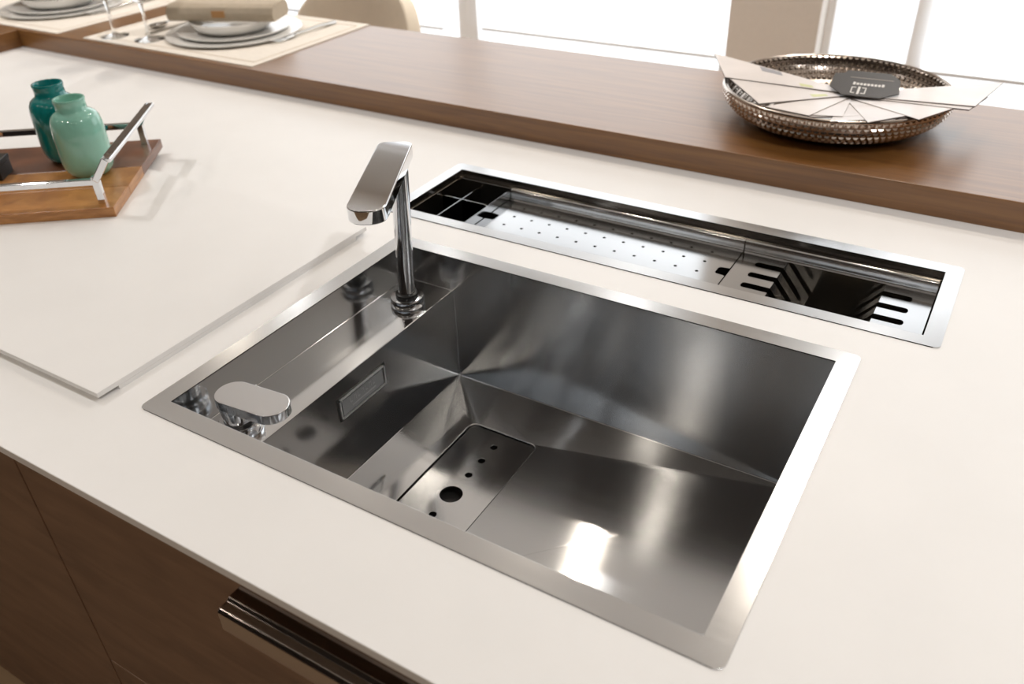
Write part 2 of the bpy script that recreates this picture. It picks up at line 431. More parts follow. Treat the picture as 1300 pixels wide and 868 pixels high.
# slots: 0 long walls, 1 side walls, 2 floor, 3 ledge, 4 drain recess floor, blackened to look deep
top = 0.0012
b.add([(X0, Y1, top), (X0, Y1, ZL), (XL, Y1, ZL), (XL, Y1, ZB), (X1, Y1, ZB), (X1, Y1, top)], [(0, 1, 2, 3, 4, 5)], 0)
b.add([(X0, Y0, top), (X0, Y0, ZL), (XL, Y0, ZL), (XL, Y0, ZB), (X1, Y0, ZB), (X1, Y0, top)], [(5, 4, 3, 2, 1, 0)], 0)
b.add([(X0, Y0, top), (X0, Y1, top), (X0, Y1, ZL), (X0, Y0, ZL)], [(0, 1, 2, 3)], 1)
b.add([(X1, Y0, top), (X1, Y1, top), (X1, Y1, ZB), (X1, Y0, ZB)], [(3, 2, 1, 0)], 1)
b.add([(XL, Y0, ZL), (XL, Y1, ZL), (XL, Y1, ZB), (XL, Y0, ZB)], [(0, 1, 2, 3)], 1)
b.add([(X0, Y0, ZL), (X0, Y1, ZL), (XL, Y1, ZL), (XL, Y0, ZL)], [(3, 2, 1, 0)], 3)
# hipped floor falling to the drain recess (rounded)
ring = rrect(cx0, cx1, cy0, cy1, 0.012, 6)      # starts at right-rear corner, ccw; 7 points per corner
rv = [(x, y, zc) for x, y in ring]
cr_, cl_, fl_, fr_ = rv[0:7], rv[7:14], rv[14:21], rv[21:28]
KRR, KRL, KFL, KFR = (X1, Y1, ZB), (XL, Y1, ZB), (XL, Y0, ZB), (X1, Y0, ZB)
def panel(pts, mi): b.add(pts, [tuple(range(len(pts)))], mi)
panel([KRR, KRL]+list(reversed(cl_[:4]))+list(reversed(cr_[3:])), 2)          # rear panel
panel([KRL, KFL]+list(reversed(fl_[:4]))+list(reversed(cl_[3:])), 3)          # left panel
panel([KFL, KFR]+list(reversed(fr_[:4]))+list(reversed(fl_[3:])), 2)          # front panel
panel([KFR, KRR]+list(reversed(cr_[:4]))+list(reversed(fr_[3:])), 2)          # right panel
lowr = [(x, y, -0.252) for x, y, z in rv]
n = len(rv)
b.add(rv+lowr, [(i, (i+1) % n, n+(i+1) % n, n+i) for i in range(n)], 2)
b.add(lowr, [tuple(range(n))], 4)
basin = b.build('basin', [WALL_X, WALL_Y, FLOOR_S, LEDGE_S, DRAIN], sink, weld=True)
bv = basin.modifiers.new('fold', 'BEVEL'); bv.width = 0.0012; bv.segments = 3; bv.limit_method = 'ANGLE'; bv.angle_limit = math.radians(3)
hy = 0.256
cov = fill_plate('drain_cover', rrect(cx0+0.0015, cx1-0.0015, cy0+0.0015, cy1-0.0015, 0.0105, 6),
    [circ((cx0+cx1)/2, hy, 0.0165, 28)]+[circ((cx0+cx1)/2, hy+s*o, 0.0055, 14) for o in (0.0455, 0.0805, 0.115) for s in (-1, 1)],
    -0.2395, -0.2372, COVER_S, sink, bevel=0.0005)
# overflow plate on the ledge wall
ov = MB()
def yz_plate(mb, y0, y1, z0, z1, r, xa, xb, mi=0, inner=None):
    pts = rrect(y0, y1, z0, z1, r, 4)
    M = Matrix(((0, 0, 1, 0), (1, 0, 0, 0), (0, 1, 0, 0), (0, 0, 0, 1)))     # (y,z,x) -> world
    return mb.prism(pts, xa, xb, mi, M)
of = yz_plate(MB(), 0.2015, 0.3065, -0.1230, -0.0830, 0.003, XL-0.001, XL+0.0006).build('overflow_rim', BLACK, sink)
fr = MB()
for (a0, a1, c0, c1_) in ((0.205, 0.303, -0.0885, -0.0865), (0.205, 0.303, -0.1195, -0.1175), (0.205, 0.207, -0.1195, -0.0865), (0.301, 0.303, -0.1195, -0.0865)):
    fr.box(XL, XL+0.003, a0, a1, c0, c1_)
fr.build('overflow_frame', FRAMEMETAL, of).matrix_parent_inverse = Matrix()
pl = yz_plate(MB(), 0.210, 0.298, -0.1150, -0.0910, 0.001, XL, XL+0.0022).build('overflow_plate', PLATE, of, bevel=0.0004)
pl.matrix_parent_inverse = Matrix()
mk = MB()
yy = 0.225
for i in range(7):                                             # embossed, worn lettering: strokes only
    wd = 0.0052
    mk.box(XL+0.002, XL+0.0026, yy, yy+0.0012, -0.1025, -0.0945)
    if i % 2 == 0: mk.box(XL+0.002, XL+0.0026, yy, yy+wd, -0.1025, -0.1013)
    else: mk.box(XL+0.002, XL+0.0026, yy+wd-0.0012, yy+wd, -0.1025, -0.0945); mk.box(XL+0.002, XL+0.0026, yy, yy+wd, -0.0957, -0.0945)
    yy += 0.0082
mk.box(XL+0.002, XL+0.0025, 0.228, 0.280, -0.1095, -0.1075)
mk.build('embossed_mark', MARK, of).matrix_parent_inverse = Matrix()

# ------------------------------------------------------------------ faucet on the ledge
fx, fy = 0.0765, 0.4215
fa = thing('faucet', 'chrome kitchen faucet with flat paddle spout standing on the sink ledge', 'faucet', (fx, fy, ZL))
MB().lathe([(0.0, 0), (0.0255, 0), (0.0262, 0.001), (0.0262, 0.0115), (0.0250, 0.0135), (0.0160, 0.0140), (0.0, 0.0140)], 40, (fx, fy, ZL)).build('base_ring', CHROME, fa, smooth=True)
MB().lathe([(0.0, 0.0135), (0.0165, 0.0135), (0.0172, 0.016), (0.0165, 0.0195), (0.0140, 0.021), (0.0, 0.021)], 32, (fx, fy, ZL)).build('gasket', BLACK, fa, smooth=True)
lean = Vector((0.058, 0.0, 1.0)).normalized()
pb = Vector((fx, fy, ZL+0.017)); ptop = pb+lean*0.222
MB().tube([pb, pb+lean*0.11, ptop], 0.0128, 36).build('post', CHROME, fa, smooth=True)
hd = Vector((0.468, -0.884, 0)).normalized(); hp = Vector((-hd.y, hd.x, 0))
hb = Vector((0.0665, 0.4475, 0)); HL = 0.228; hw = 0.0245
def spout_outline(inset=0.0):
    pts = []
    rb, rf = 0.012, 0.0215
    def arc(c, r, a0, a1, nn=8):
        for k in range(nn+1):
            a = math.radians(a0+(a1-a0)*k/nn); pts.append((c[0]+(r-inset)*math.cos(a), c[1]+(r-inset)*math.sin(a)))
    arc((HL-rf, hw-rf), rf, 90, 0); arc((HL-rf, -hw+rf), rf, 0, -90)
    arc((rb, -hw+rb), rb, -90, -180); arc((rb, hw-rb), rb, 180, 90)
    return pts
Mh = Matrix(((hd.x, hp.x, 0, hb.x), (hd.y, hp.y, 0, hb.y), (0, 0, 1, 0.0), (0, 0, 0, 1)))
sp = MB(); o0 = spout_outline()
sp.prism(o0, 0.1715, 0.1905, 0, Mh)
sp.build('spout', CHROME, fa, bevel=0.0018, seg=3, smooth=True, angle=50)
MB().lathe([(0, 0), (0.011, 0), (0.011, 0.002), (0, 0.002)], 24, tuple(hb+hd*(HL-0.024)+Vector((0, 0, 0.1698)))).build('aerator', BLACK, fa)

# ------------------------------------------------------------------ mixer lever
kx, ky = 0.0752, 0.0778
kn = thing('mixer_lever', 'low chrome mixer knob with flat oval lever top on the sink ledge', 'tap handle', (kx, ky, ZL))
MB().lathe([(0, 0), (0.0262, 0), (0.0268, 0.001), (0.0268, 0.013), (0.0255, 0.0145), (0.0, 0.0145)], 40, (kx, ky, ZL)).build('base_ring', CHROME, kn, smooth=True)
MB().lathe([(0, 0.0143), (0.0195, 0.0143), (0.0195, 0.0175), (0, 0.0175)], 40, (kx, ky, ZL)).build('gasket', BLACK, kn, smooth=True)
MB().lathe([(0, 0.017), (0.0185, 0.017), (0.0188, 0.019), (0.0215, 0.040), (0.0215, 0.046), (0, 0.046)], 40, (kx, ky, ZL)).build('lever_body', CHROME, kn, smooth=True)
st = []
rk = 0.0235; xa, xb = 0.0752, 0.1315
for k in range(17): a = math.radians(90+180*k/16); st.append((xa+rk*math.cos(a), ky+0.001+rk*math.sin(a)))
for k in range(17): a = math.radians(-90+180*k/16); st.append((xb+rk*math.cos(a), ky+0.006+rk*math.sin(a)))
MB().prism(st, ZL+0.0420, ZL+0.0555).build('lever', CHROME, kn, bevel=0.001, smooth=True, angle=50)

# ------------------------------------------------------------------ accessory channel
ch = thing('channel_sink', 'long narrow steel accessory channel between the sink and the oak bar', 'sink', (0.36, 0.69, -0.14))
CX0, CX1, CY0, CY1 = -0.061, 0.777, 0.597, 0.7835
fill_plate('rim', rrect(-0.0825, 0.800, 0.574, 0.809, 0.008, 6), [[(CX0, CY0), (CX1, CY0), (CX1, CY1), (CX0, CY1)]], -0.0005, 0.0014, RIM_X, ch, bevel=0.0006)
t = MB()
def ringf(rings):
    vs_, fs_ = [], []
    for (x0, x1, y0, y1, z) in rings: vs_ += [(x0, y0, z), (x1, y0, z), (x1, y1, z), (x0, y1, z)]
    for i in range(len(rings)-1):
        for k in range(4): fs_.append((4*i+k, 4*i+(k+1) % 4, 4*i+4+(k+1) % 4, 4*i+4+k))
    nn = 4*(len(rings)-1); fs_.append((nn, nn+1, nn+2, nn+3))
    return vs_, fs_
t.add(*ringf([(CX0, CX1, CY0, CY1, 0.001), (CX0, CX1, CY0, CY1, -0.0130), (CX0+0.003, CX1-0.003, CY0+0.008, CY1-0.008, -0.0130),
              (CX0+0.003, CX1-0.003, CY0+0.008, CY1-0.008, -0.130)]))
t.build('trough', TROUGH_S, ch, bevel=0.001)
FZ_ = -0.0112; PZ = -0.030
def pan_profile(yr, yf):
    """side profile from rear flange to front flange"""
    return [(yr, FZ_), (yr-0.0085, FZ_), (yr-0.0105, FZ_-0.0012), (yr-0.0112, FZ_-0.004), (yr-0.0112, PZ+0.004), (yr-0.0125, PZ+0.001), (yr-0.015, PZ)]
def flange(par, x0, x1):
    """rear and front hanging flanges of a tray as thin bent sheet"""
    for s in (1, -1):
        mb = MB()
        base = 0.7825 if s == 1 else 0.598
        pr = [(base-s*d, z) for d, z in ((0, FZ_), (0.0075, FZ_), (0.0098, FZ_-0.0008), (0.0112, FZ_-0.0030), (0.0114, PZ+0.0040), (0.0125, PZ+0.0012), (0.0152, PZ))]
        nn = len(pr); th = 0.0010
        vs_ = [(x0, y, z) for y, z in pr]+[(x1, y, z) for y, z in pr]
        off = [(y-s*0.0005*0, z-th) for y, z in pr]
        vs_ += [(x0, y+s*(0.0 if i < 3 else th), z) for i, (y, z) in enumerate(off)]+[(x1, y+s*(0.0 if i < 3 else th), z) for i, (y, z) in enumerate(off)]
        fs_ = []
        for i in range(nn-1):
            fs_.append((i, i+1, nn+i+1, nn+i)); fs_.append((2*nn+i, 3*nn+i, 3*nn+i+1, 2*nn+i+1))
            fs_.append((i, 2*nn+i, 2*nn+i+1, i+1)); fs_.append((nn+i, nn+i+1, 3*nn+i+1, 3*nn+i))
        fs_ += [(0, nn, 3*nn, 2*nn), (nn-1, 3*nn-1, 4*nn-1, 2*nn-1)]
        mb.add(vs_, fs_); mb.build('flange', PAN_S, par, smooth=True)
YR, YF = 0.7825-0.0152, 0.598+0.0152
# perforated tray
pt = thing('perforated_tray', 'shallow steel drain tray with rows of small holes in the channel', 'tray', (0.27, 0.69, PZ))
px0, px1 = 0.0535, 0.4875
notch_r = [(px1, 0.680), (px1-0.004, 0.681), (px1-0.014, 0.682), (px1-0.0165, 0.685), (px1-0.0165, 0.700), (px1-0.014, 0.704), (px1, 0.706)]
notch_l = [(px0, 0.706), (px0+0.014, 0.704), (px0+0.0165, 0.700), (px0+0.0165, 0.685), (px0+0.014, 0.682), (px0+0.004, 0.681), (px0, 0.680)]
outer = [(px0, YF), (px1, YF)]+notch_r+[(px1, YR), (px0, YR)]+notch_l
holes = [circ(0.0965+0.03487*i, y, 0.0029, 8) for i in range(11) for y in (0.640, 0.675, 0.710, 0.7445)]
fill_plate('perforated_floor', outer, holes, PZ-0.001, PZ, PAN_S, pt)
flange(pt, px0, px1)
# slotted plate rack
rk_ = thing('slotted_rack', 'bent steel rack with long slots at the right end of the channel', 'rack', (0.63, 0.69, -0.12))
def comb(x_in, x_edge, ys, hw_, y0, y1):
    """flat sheet from far side to bend edge with slots open at the bend edge"""
    sgn = 1 if x_edge > x_in else -1
    x_far = x_in
    return x_far, sgn
slots = [0.633, 0.668, 0.703, 0.738]
SW = 0.0075
def comb_poly(xs, x_end, xbend, y0, y1, sw=SW):
    """outline (u,y): closed side at xs, slots start (rounded) at x_end and run out at xbend"""
    s = 1 if xbend > xs else -1
    pts = [(xs, y0), (xbend, y0)]
    for yv in slots:
        pts.append((xbend, yv-sw)); 
        for k in range(5):
            a = -90+180*k/4
            pts.append((x_end+s*0.004*(1-math.cos(math.radians(a)))-0.0*s, yv+sw*math.sin(math.radians(a))))
        pts.append((xbend, yv+sw))
    pts += [(xbend, y1), (xs, y1)]
    return pts
def sheet(mb, pts, fmap, th):
    nn = len(pts)
    vs_ = [fmap(u, y, 0) for u, y in pts]+[fmap(u, y, -th) for u, y in pts]
    mb.add(vs_, [tuple(range(nn)), tuple(reversed(range(nn, 2*nn)))]+[(i, nn+i, nn+(i+1) % nn, (i+1) % nn) for i in range(nn)])
flat = lambda u, y, d: (u, y, PZ+d)
bx0, bx1 = 0.559, 0.706
m1 = MB(); sheet(m1, comb_poly(0.4895, 0.517, bx0, YF, YR), flat, 0.0012)
m1.build('slotted_plate', PAN_S, rk_)
sl = math.radians(51)
s1 = lambda u, y, d: (bx0+u*math.cos(sl)+d*math.sin(sl), y, PZ-u*math.sin(sl)+d*math.cos(sl))
m2 = MB(); sheet(m2, comb_poly(0.066, 0.056, 0.0, YF, YR), s1, 0.0012); m2.build('slotted_slope', PAN_S, rk_)
m3 = MB(); sheet(m3, comb_poly(0.7735, 0.747, bx1, YF, YR), flat, 0.0012); m3.build('slotted_plate', PAN_S, rk_)
s2 = lambda u, y, d: (bx1-u*math.cos(sl)-d*math.sin(sl), y, PZ-u*math.sin(sl)+d*math.cos(sl))
m4 = MB(); sheet(m4, comb_poly(0.066, 0.056, 0.0, YF, YR), s2, 0.0012); m4.build('slotted_slope', PAN_S, rk_)
flange(rk_, 0.4895, 0.7735)
# utensil box with crossed dividers
ub = thing('utensil_box', 'deep dark steel box with crossed dividers at the left end of the channel', 'box', (0, 0.69, -0.12))
u = MB(); ux0, ux1 = -0.0575, 0.0515
u.add(*ringf([(ux0, ux1, 0.6045, 0.7745, -0.0125), (ux0, ux1, 0.6045, 0.7745, -0.125)]))
ubody = u.build('box_body', TROUGH_S, ub)
sd = ubody.modifiers.new('sheet', 'SOLIDIFY'); sd.thickness = 0.001; sd.offset = 0
for q0, q1 in ((0.7735, 0.7825), (0.598, 0.6055)): MB().box(ux0, ux1, q0, q1, -0.0125, -0.0112).build('flange', PAN_S, ub, bevel=0.0004)
MB().box(ux1-0.0005, ux1+0.0005, 0.6045, 0.7745, -0.032, -0.0125).build('box_edge', PAN_S, ub)
def divider(a, bnd, ax):
    mb = MB()
    pts = [(a, -0.11), (bnd, -0.11)]+[(bnd-0.006+0.006*math.cos(t_), -0.026+0.006*math.sin(t_)) for t_ in (0, 0.5, 1.0, PI/2)]+[(a+0.006+0.006*math.cos(t_), -0.026+0.006*math.sin(t_)) for t_ in (PI/2, PI-1.0, PI-0.5, PI)]
    if ax == 'y': M = Matrix(((0, 0, 1, -0.0145), (1, 0, 0, 0), (0, 1, 0, 0), (0, 0, 0, 1)))
    else: M = Matrix(((1, 0, 0, 0), (0, 0, -1, 0.7105), (0, 1, 0, 0), (0, 0, 0, 1)))
    mb.prism(pts, -0.0006, 0.0006, 0, M)
    return mb.build('divider', PAN_S, ub)
divider(0.618, 0.773, 'y'); divider(-0.0565, 0.0405, 'x')

# ------------------------------------------------------------------ wooden tray with chrome rails
TO = Vector((-0.455, 0.322, 0.0)); ta = Vector((-0.80, -0.60, 0)); tb = Vector((-0.60, 0.80, 0))
MT = Matrix(((ta.x, tb.x, 0, TO.x), (ta.y, tb.y, 0, TO.y), (0, 0, 1, 0), (0, 0, 0, 1)))
TW, TD, TZ0, TZ1 = 0.56, 0.326, 0.0124, 0.0300
tr = thing('serving_tray', 'rectangular two-tone wooden tray with raised chrome rails and handles', 'tray', tuple(TO+ta*TW/2+tb*TD/2+Vector((0, 0, TZ0))))
MB().box(0, TW, 0, 0.092, TZ0, TZ1, 0, MT).build('plank', TRAYLIGHT, tr, bevel=0.0012)
MB().box(0, TW, 0.0922, 0.182, TZ0, TZ1, 0, MT).build('plank', TRAYLIGHT, tr, bevel=0.0006)
MB().box(0, TW, 0.1822, TD, TZ0, TZ1, 0, MT).build('plank', TRAYDARK, tr, bevel=0.0012)
def tp(a_, b_, z): return MT @ Vector((a_, b_, z))
for bb in (0.024, TD-0.024):
    r = MB(); r.bar(tp(0.020, bb, 0.068), tp(TW-0.020, bb, 0.068), 0.010, 0.011); r.build('rail', CHROME, tr, bevel=0.0012)
for aa, out in ((0.024, -0.003), (TW-0.024, TW+0.003)):
    for bb in (0.024, TD-0.024):
        f = MB(); f.bar(tp(aa, bb, TZ1-0.0005), tp(aa, bb, 0.078), 0.011, 0.012, up=ta); f.build('foot', CHROME, tr, bevel=0.0012)
        f = MB(); f.bar(tp(aa, bb, 0.070), tp(out, bb, 0.107), 0.011, 0.013, up=tb); f.build('arm', CHROME, tr, bevel=0.0012)
    g = MB(); g.bar(tp(out, 0.018, 0.105), tp(out, TD-0.018, 0.105), 0.016, 0.008); g.build('grip', CHROME, tr, bevel=0.0015)

# ------------------------------------------------------------------ vases and black box on the tray
def vase(name, x, y, prof_scale, h, mat, label):
    e = thing(name, label, 'vase', (x, y, TZ1), 'vases on the wooden tray')
    r = prof_scale
    prof = [(0, 0.0), (0.66*r, 0.0), (0.78*r, 0.003), (0.92*r, 0.012), (0.985*r, 0.022), (1.0*r, 0.036), (1.0*r, 0.50*h), (0.985*r, 0.66*h), (0.93*r, 0.745*h),
            (0.84*r, 0.795*h), (0.72*r, 0.825*h), (0.63*r, 0.842*h), (0.585*r, 0.862*h), (0.585*r, 0.93*h), (0.60*r, 0.965*h), (0.61*r, 0.985*h), (0.59*r, h), (0.53*r, h), (0.50*r, 0.985*h), (0.49*r, 0.86*h)]
    MB().lathe(prof+[(0.0, 0.84*h)], 48, (x, y, TZ1)).build('body', mat, e, smooth=True)
    MB().lathe([(0, 0.842*h), (0.488*r, 0.842*h), (0.488*r, 0.85*h), (0, 0.85*h)], 24, (x, y, TZ1)).build('vase_mouth', TEALIN, e)
    return e
vase('vase', -0.624, 0.405, 0.0440, 0.138, MINT, 'pale mint green ceramic vase with short neck on the wooden tray')
vase('vase', -0.722, 0.432, 0.0445, 0.144, TEAL, 'dark teal ceramic vase behind the mint green one')
bxm = thing('black_box', 'small black box on the wooden tray beside the vases', 'box', (-0.775, 0.30, TZ1))
Mb = Matrix.Translation((-0.738, 0.302, TZ1)) @ Matrix.Rotation(math.radians(216.9), 4, 'Z')
MB().box(0, 0.09, -0.05, 0.0, 0.0, 0.024, 0, Mb).build('box_base', BLACK, bxm, bevel=0.001)
MB().box(-0.001, 0.091, -0.051, 0.001, 0.0242, 0.034, 0, Mb).build('box_lid', BLACK, bxm, bevel=0.0015)

# ------------------------------------------------------------------ table settings on the bar
BZ = 0.049
def setting(cx, side, first):
    """placemat, stacked plates, napkin, cutlery and glasses for one seat"""
    who = side
    mt = thing('placemat', 'beige linen placemat '+who, 'placemat', (cx, 1.215, BZ), 'placemats on the bar')
    MB().box(cx-0.322, cx+0.322, 0.984, 1.432, BZ-0.0002, BZ+0.0022).build('cloth', LINEN, mt, bevel=0.0008)
    s = MB()
    for q in (0.984+0.03, 1.432-0.03): s.box(cx-0.300, cx+0.300, q-0.0015, q+0.0015, BZ+0.0021, BZ+0.0028)
    for q in (cx-0.300, cx+0.300): s.box(q-0.0015, q+0.0015, 1.0155, 1.4005, BZ+0.0021, BZ+0.0028)
    s.build('hem_stitching', LINEN_D, mt)
    z = BZ+0.0022
    px, py = cx+0.035, 1.205
    def dish(name, r, h, z0, label):
        o = MB().lathe([(0, 0), (r*0.86, 0), (r*0.90, 0.0012), (r*0.985, h-0.0015), (r, h), (r*0.992, h+0.002), (r*0.95, h+0.0012), (r*0.70, 0.0055), (0, 0.005)], 56, (px, py, z0)).build(name, CERAM, smooth=True)
        return tag(o, label, name.replace('_', ' ').split()[-1], None)
    dish('charger_plate', 0.182, 0.0075, z, 'wide white charger plate under the stack '+who)
    dish('dinner_plate', 0.150, 0.0095, z+0.0056, 'white dinner plate on the charger '+who)
    o = MB().lathe([(0, 0), (0.078, 0), (0.092, 0.003), (0.108, 0.016), (0.1135, 0.028), (0.114, 0.030), (0.111, 0.0305), (0.104, 0.018), (0.08, 0.007), (0, 0.006)], 56, (px, py, z+0.0108)).build('soup_bowl', CERAM, smooth=True)
    tag(o, 'white porcelain bowl on the dinner plate '+who, 'bowl')
    nz_ = z+0.0108+0.0305
    nk = thing('napkin', 'rolled taupe napkin with brown clasp '+who, 'napkin', (px, py, nz_))
    Mn = Matrix.Translation((px, py-0.01, nz_)) @ Matrix.Rotation(math.radians(22), 4, 'Z')
    pr = [(-0.045, 0.0), (0.045, 0.0), (0.055, 0.008), (0.057, 0.022), (0.048, 0.036), (0.030, 0.042), (-0.030, 0.042), (-0.048, 0.036), (-0.057, 0.022), (-0.055, 0.008)]
    Mx = Mn @ Matrix(((0, 0, 1, 0), (1, 0, 0, 0), (0, 1, 0, 0), (0, 0, 0, 1)))
    MB().prism(pr, -0.150, 0.150, 0, Mx).build('napkin_roll', NAPKIN, nk, bevel=0.003)
    MB().prism([(a*1.02, c*1.03-0.0005) for a, c in pr], -0.022, 0.022, 0, Mx).build('clasp_band', NAPKIN, nk, bevel=0.002)
    MB().box(-0.018, 0.018, -0.0605, -0.0575, 0.013, 0.030, 0, Mn).build('clasp', CLASP, nk, bevel=0.001)
    # fork at the right, knife and spoon at the left
    fk = thing('fork', 'steel fork lying right of the plates '+who, 'fork', (cx+0.215, 1.27, z))
    fxx = cx+0.222
    h = MB(); h.tube([(fxx, 1.24, z+0.006), (fxx+0.003, 1.33, z+0.008), (fxx+0.006, 1.395, z+0.004)], [0.003, 0.004, 0.006], 8); h.build('fork_handle', CUTLERY, fk, smooth=True)
    h = MB(); h.prism([(fxx-0.012, 1.205), (fxx+0.012, 1.205), (fxx+0.010, 1.230), (fxx+0.003, 1.245), (fxx-0.003, 1.245), (fxx-0.010, 1.230)], z+0.004, z+0.0065); h.build('fork_head', CUTLERY, fk)
    for k in range(4):
        q = fxx-0.0105+0.007*k
        h = MB(); h.tube([(q, 1.207, z+0.005), (q, 1.175, z+0.004), (q, 1.150, z+0.011)], [0.0016, 0.0014, 0.0008], 6); h.build('tine', CUTLERY, fk, smooth=True)
    if first:
        kf = thing('table_knife', 'steel knife lying left of the plates '+who, 'knife', (cx-0.185, 1.25, z))
        kx_ = cx-0.175
        h = MB(); h.prism([(kx_-0.009, 1.10), (kx_-0.002, 1.075), (kx_+0.009, 1.09), (kx_+0.009, 1.24), (kx_-0.006, 1.24)], z+0.002, z+0.0035); h.build('blade', CUTLERY, kf)
        h = MB(); h.tube([(kx_+0.001, 1.238, z+0.005), (kx_, 1.37, z+0.006)], [0.005, 0.0065], 8); h.build('knife_handle', CUTLERY, kf, smooth=True)
        spn = thing('spoon', 'steel spoon beside the knife '+who, 'spoon', (cx-0.215, 1.25, z))
        q = cx-0.215
        h = MB().lathe([(0, 0.0), (0.012, 0.002), (0.019, 0.007), (0.020, 0.010), (0.018, 0.0095), (0.0, 0.004)], 24, (0, 0, 0), 0, Matrix.Translation((q, 1.155, z)) @ Matrix.Diagonal((1, 1.5, 1, 1))); h.build('spoon_bowl', CUTLERY, spn, smooth=True)
        h = MB(); h.tube([(q, 1.18, z+0.009), (q, 1.26, z+0.010), (q, 1.36, z+0.005)], [0.003, 0.003, 0.006], 8); h.build('spoon_handle', CUTLERY, spn, smooth=True)
def glass(x, y, label, s=1.0):
    z = BZ+0.0023
    o = MB().lathe([(0, 0), (0.036*s, 0), (0.037*s, 0.0015), (0.020*s, 0.004), (0.0055, 0.009), (0.0042, 0.020), (0.0040, 0.080), (0.0055, 0.092), (0.018*s, 0.102), (0.036*s, 0.125), (0.042*s, 0.155), (0.036*s, 0.205),
                    (0.0352*s, 0.205), (0.0412*s, 0.155), (0.035*s, 0.1265), (0.017*s, 0.1045), (0.0, 0.099)], 40, (x, y, z)).build('wine_glass', GLASS, smooth=True)
    tag(o, label, 'glass', 'wine glasses on the bar')
setting(-1.122, 'before the cream chair', True)
setting(-1.880, 'in the bar corner', False)
glass(-1.372, 1.035, 'clear wine glass at the corner of the placemat, farther from the plates')
glass(-1.250, 1.052, 'clear wine glass beside the charger plate, nearer to the plates', 1.08)

# ------------------------------------------------------------------ cream chair behind the bar
chair = thing('bar_chair', 'cream upholstered tub chair drawn up behind the oak bar', 'chair', (-1.15, 1.78, FZ))
ccx = -1.15; cyy = 1.66
g = MB(); NU, NV = 28, 10
vs_ = []; fs_ = []
zt0 = 0.048
for j in range(NV+1):
    for i in range(NU+1):
        uu = -1+2*i/NU
        ang = uu*1.12
        topz = zt0-0.30*abs(uu)**4.5
        zz = -0.50+(topz+0.50)*j/NV
        rr = 0.27+0.035*j/NV
        vs_.append((ccx+rr*math.sin(ang)*1.08, cyy+rr*math.cos(ang)-0.10, zz))
for j in range(NV):
    for i in range(NU):
        a0 = j*(NU+1)+i; fs_.append((a0, a0+1, a0+NU+2, a0+NU+1))
g.add(vs_, fs_); back = g.build('backrest', CHAIRM, chair, smooth=True)
sd = back.modifiers.new('pad', 'SOLIDIFY'); sd.thickness = 0.045; sd.offset = 0
bv = back.modifiers.new('round', 'BEVEL'); bv.width = 0.016; bv.segments = 3; bv.limit_method = 'ANGLE'; bv.angle_limit = math.radians(50)
MB().prism(rrect(ccx-0.25, ccx+0.25, cyy-0.25, cyy+0.16, 0.10, 6), -0.54, -0.45).build('seat', CHAIRM, chair, bevel=0.02, seg=3)
for sx in (-1, 1):
    for sy in (-1, 1):
        l = MB(); l.tube([(ccx+sx*0.19, cyy-0.04+sy*0.14, -0.535), (ccx+sx*0.24, cyy-0.04+sy*0.19, FZ)], [0.018, 0.011], 12); l.build('leg', CHAIRLEG, chair, smooth=True)

# ------------------------------------------------------------------ woven metal bowl with leaflets
bx, by = 0.499, 1.224
bw = thing('metal_bowl', 'round woven pewter bowl full of fanned leaflets on the oak bar', 'bowl', (bx, by, BZ))
def shell_r(t):   # t 0..1 along the side wall: foot to rim
    return 0.118+0.088*math.sin(t*PI/2)**0.85, 0.004+0.056*(1-math.cos(t*PI/2))**0.95*1.0
prof = [(0.0, 0.0), (0.10, 0.0), (0.112, 0.0015)]
NR = 9
side = [shell_r(i/NR) for i in range(NR+1)]
inner = [(r-0.006, z+0.003) for r, z in reversed(side)]
MB().lathe(prof+side+[(side[-1][0]-0.003, side[-1][1]+0.0022)]+inner+[(0.09, 0.006), (0.0, 0.006)], 96, (bx, by, BZ)).build('bowl_shell', BOWLM, bw, smooth=True)
tr_ = MB()
rr_, zz_ = side[-1]
vsr = [(rr_-0.0015+0.0032*math.cos(a*PI/4), zz_+0.0012+0.0032*math.sin(a*PI/4)) for a in range(9)]
tr_.lathe(vsr, 96, (bx, by, BZ)); tr_.f = [f for f in tr_.f if len(f) == 4]; tr_.build('bowl_rim', BEAD, bw, smooth=True)
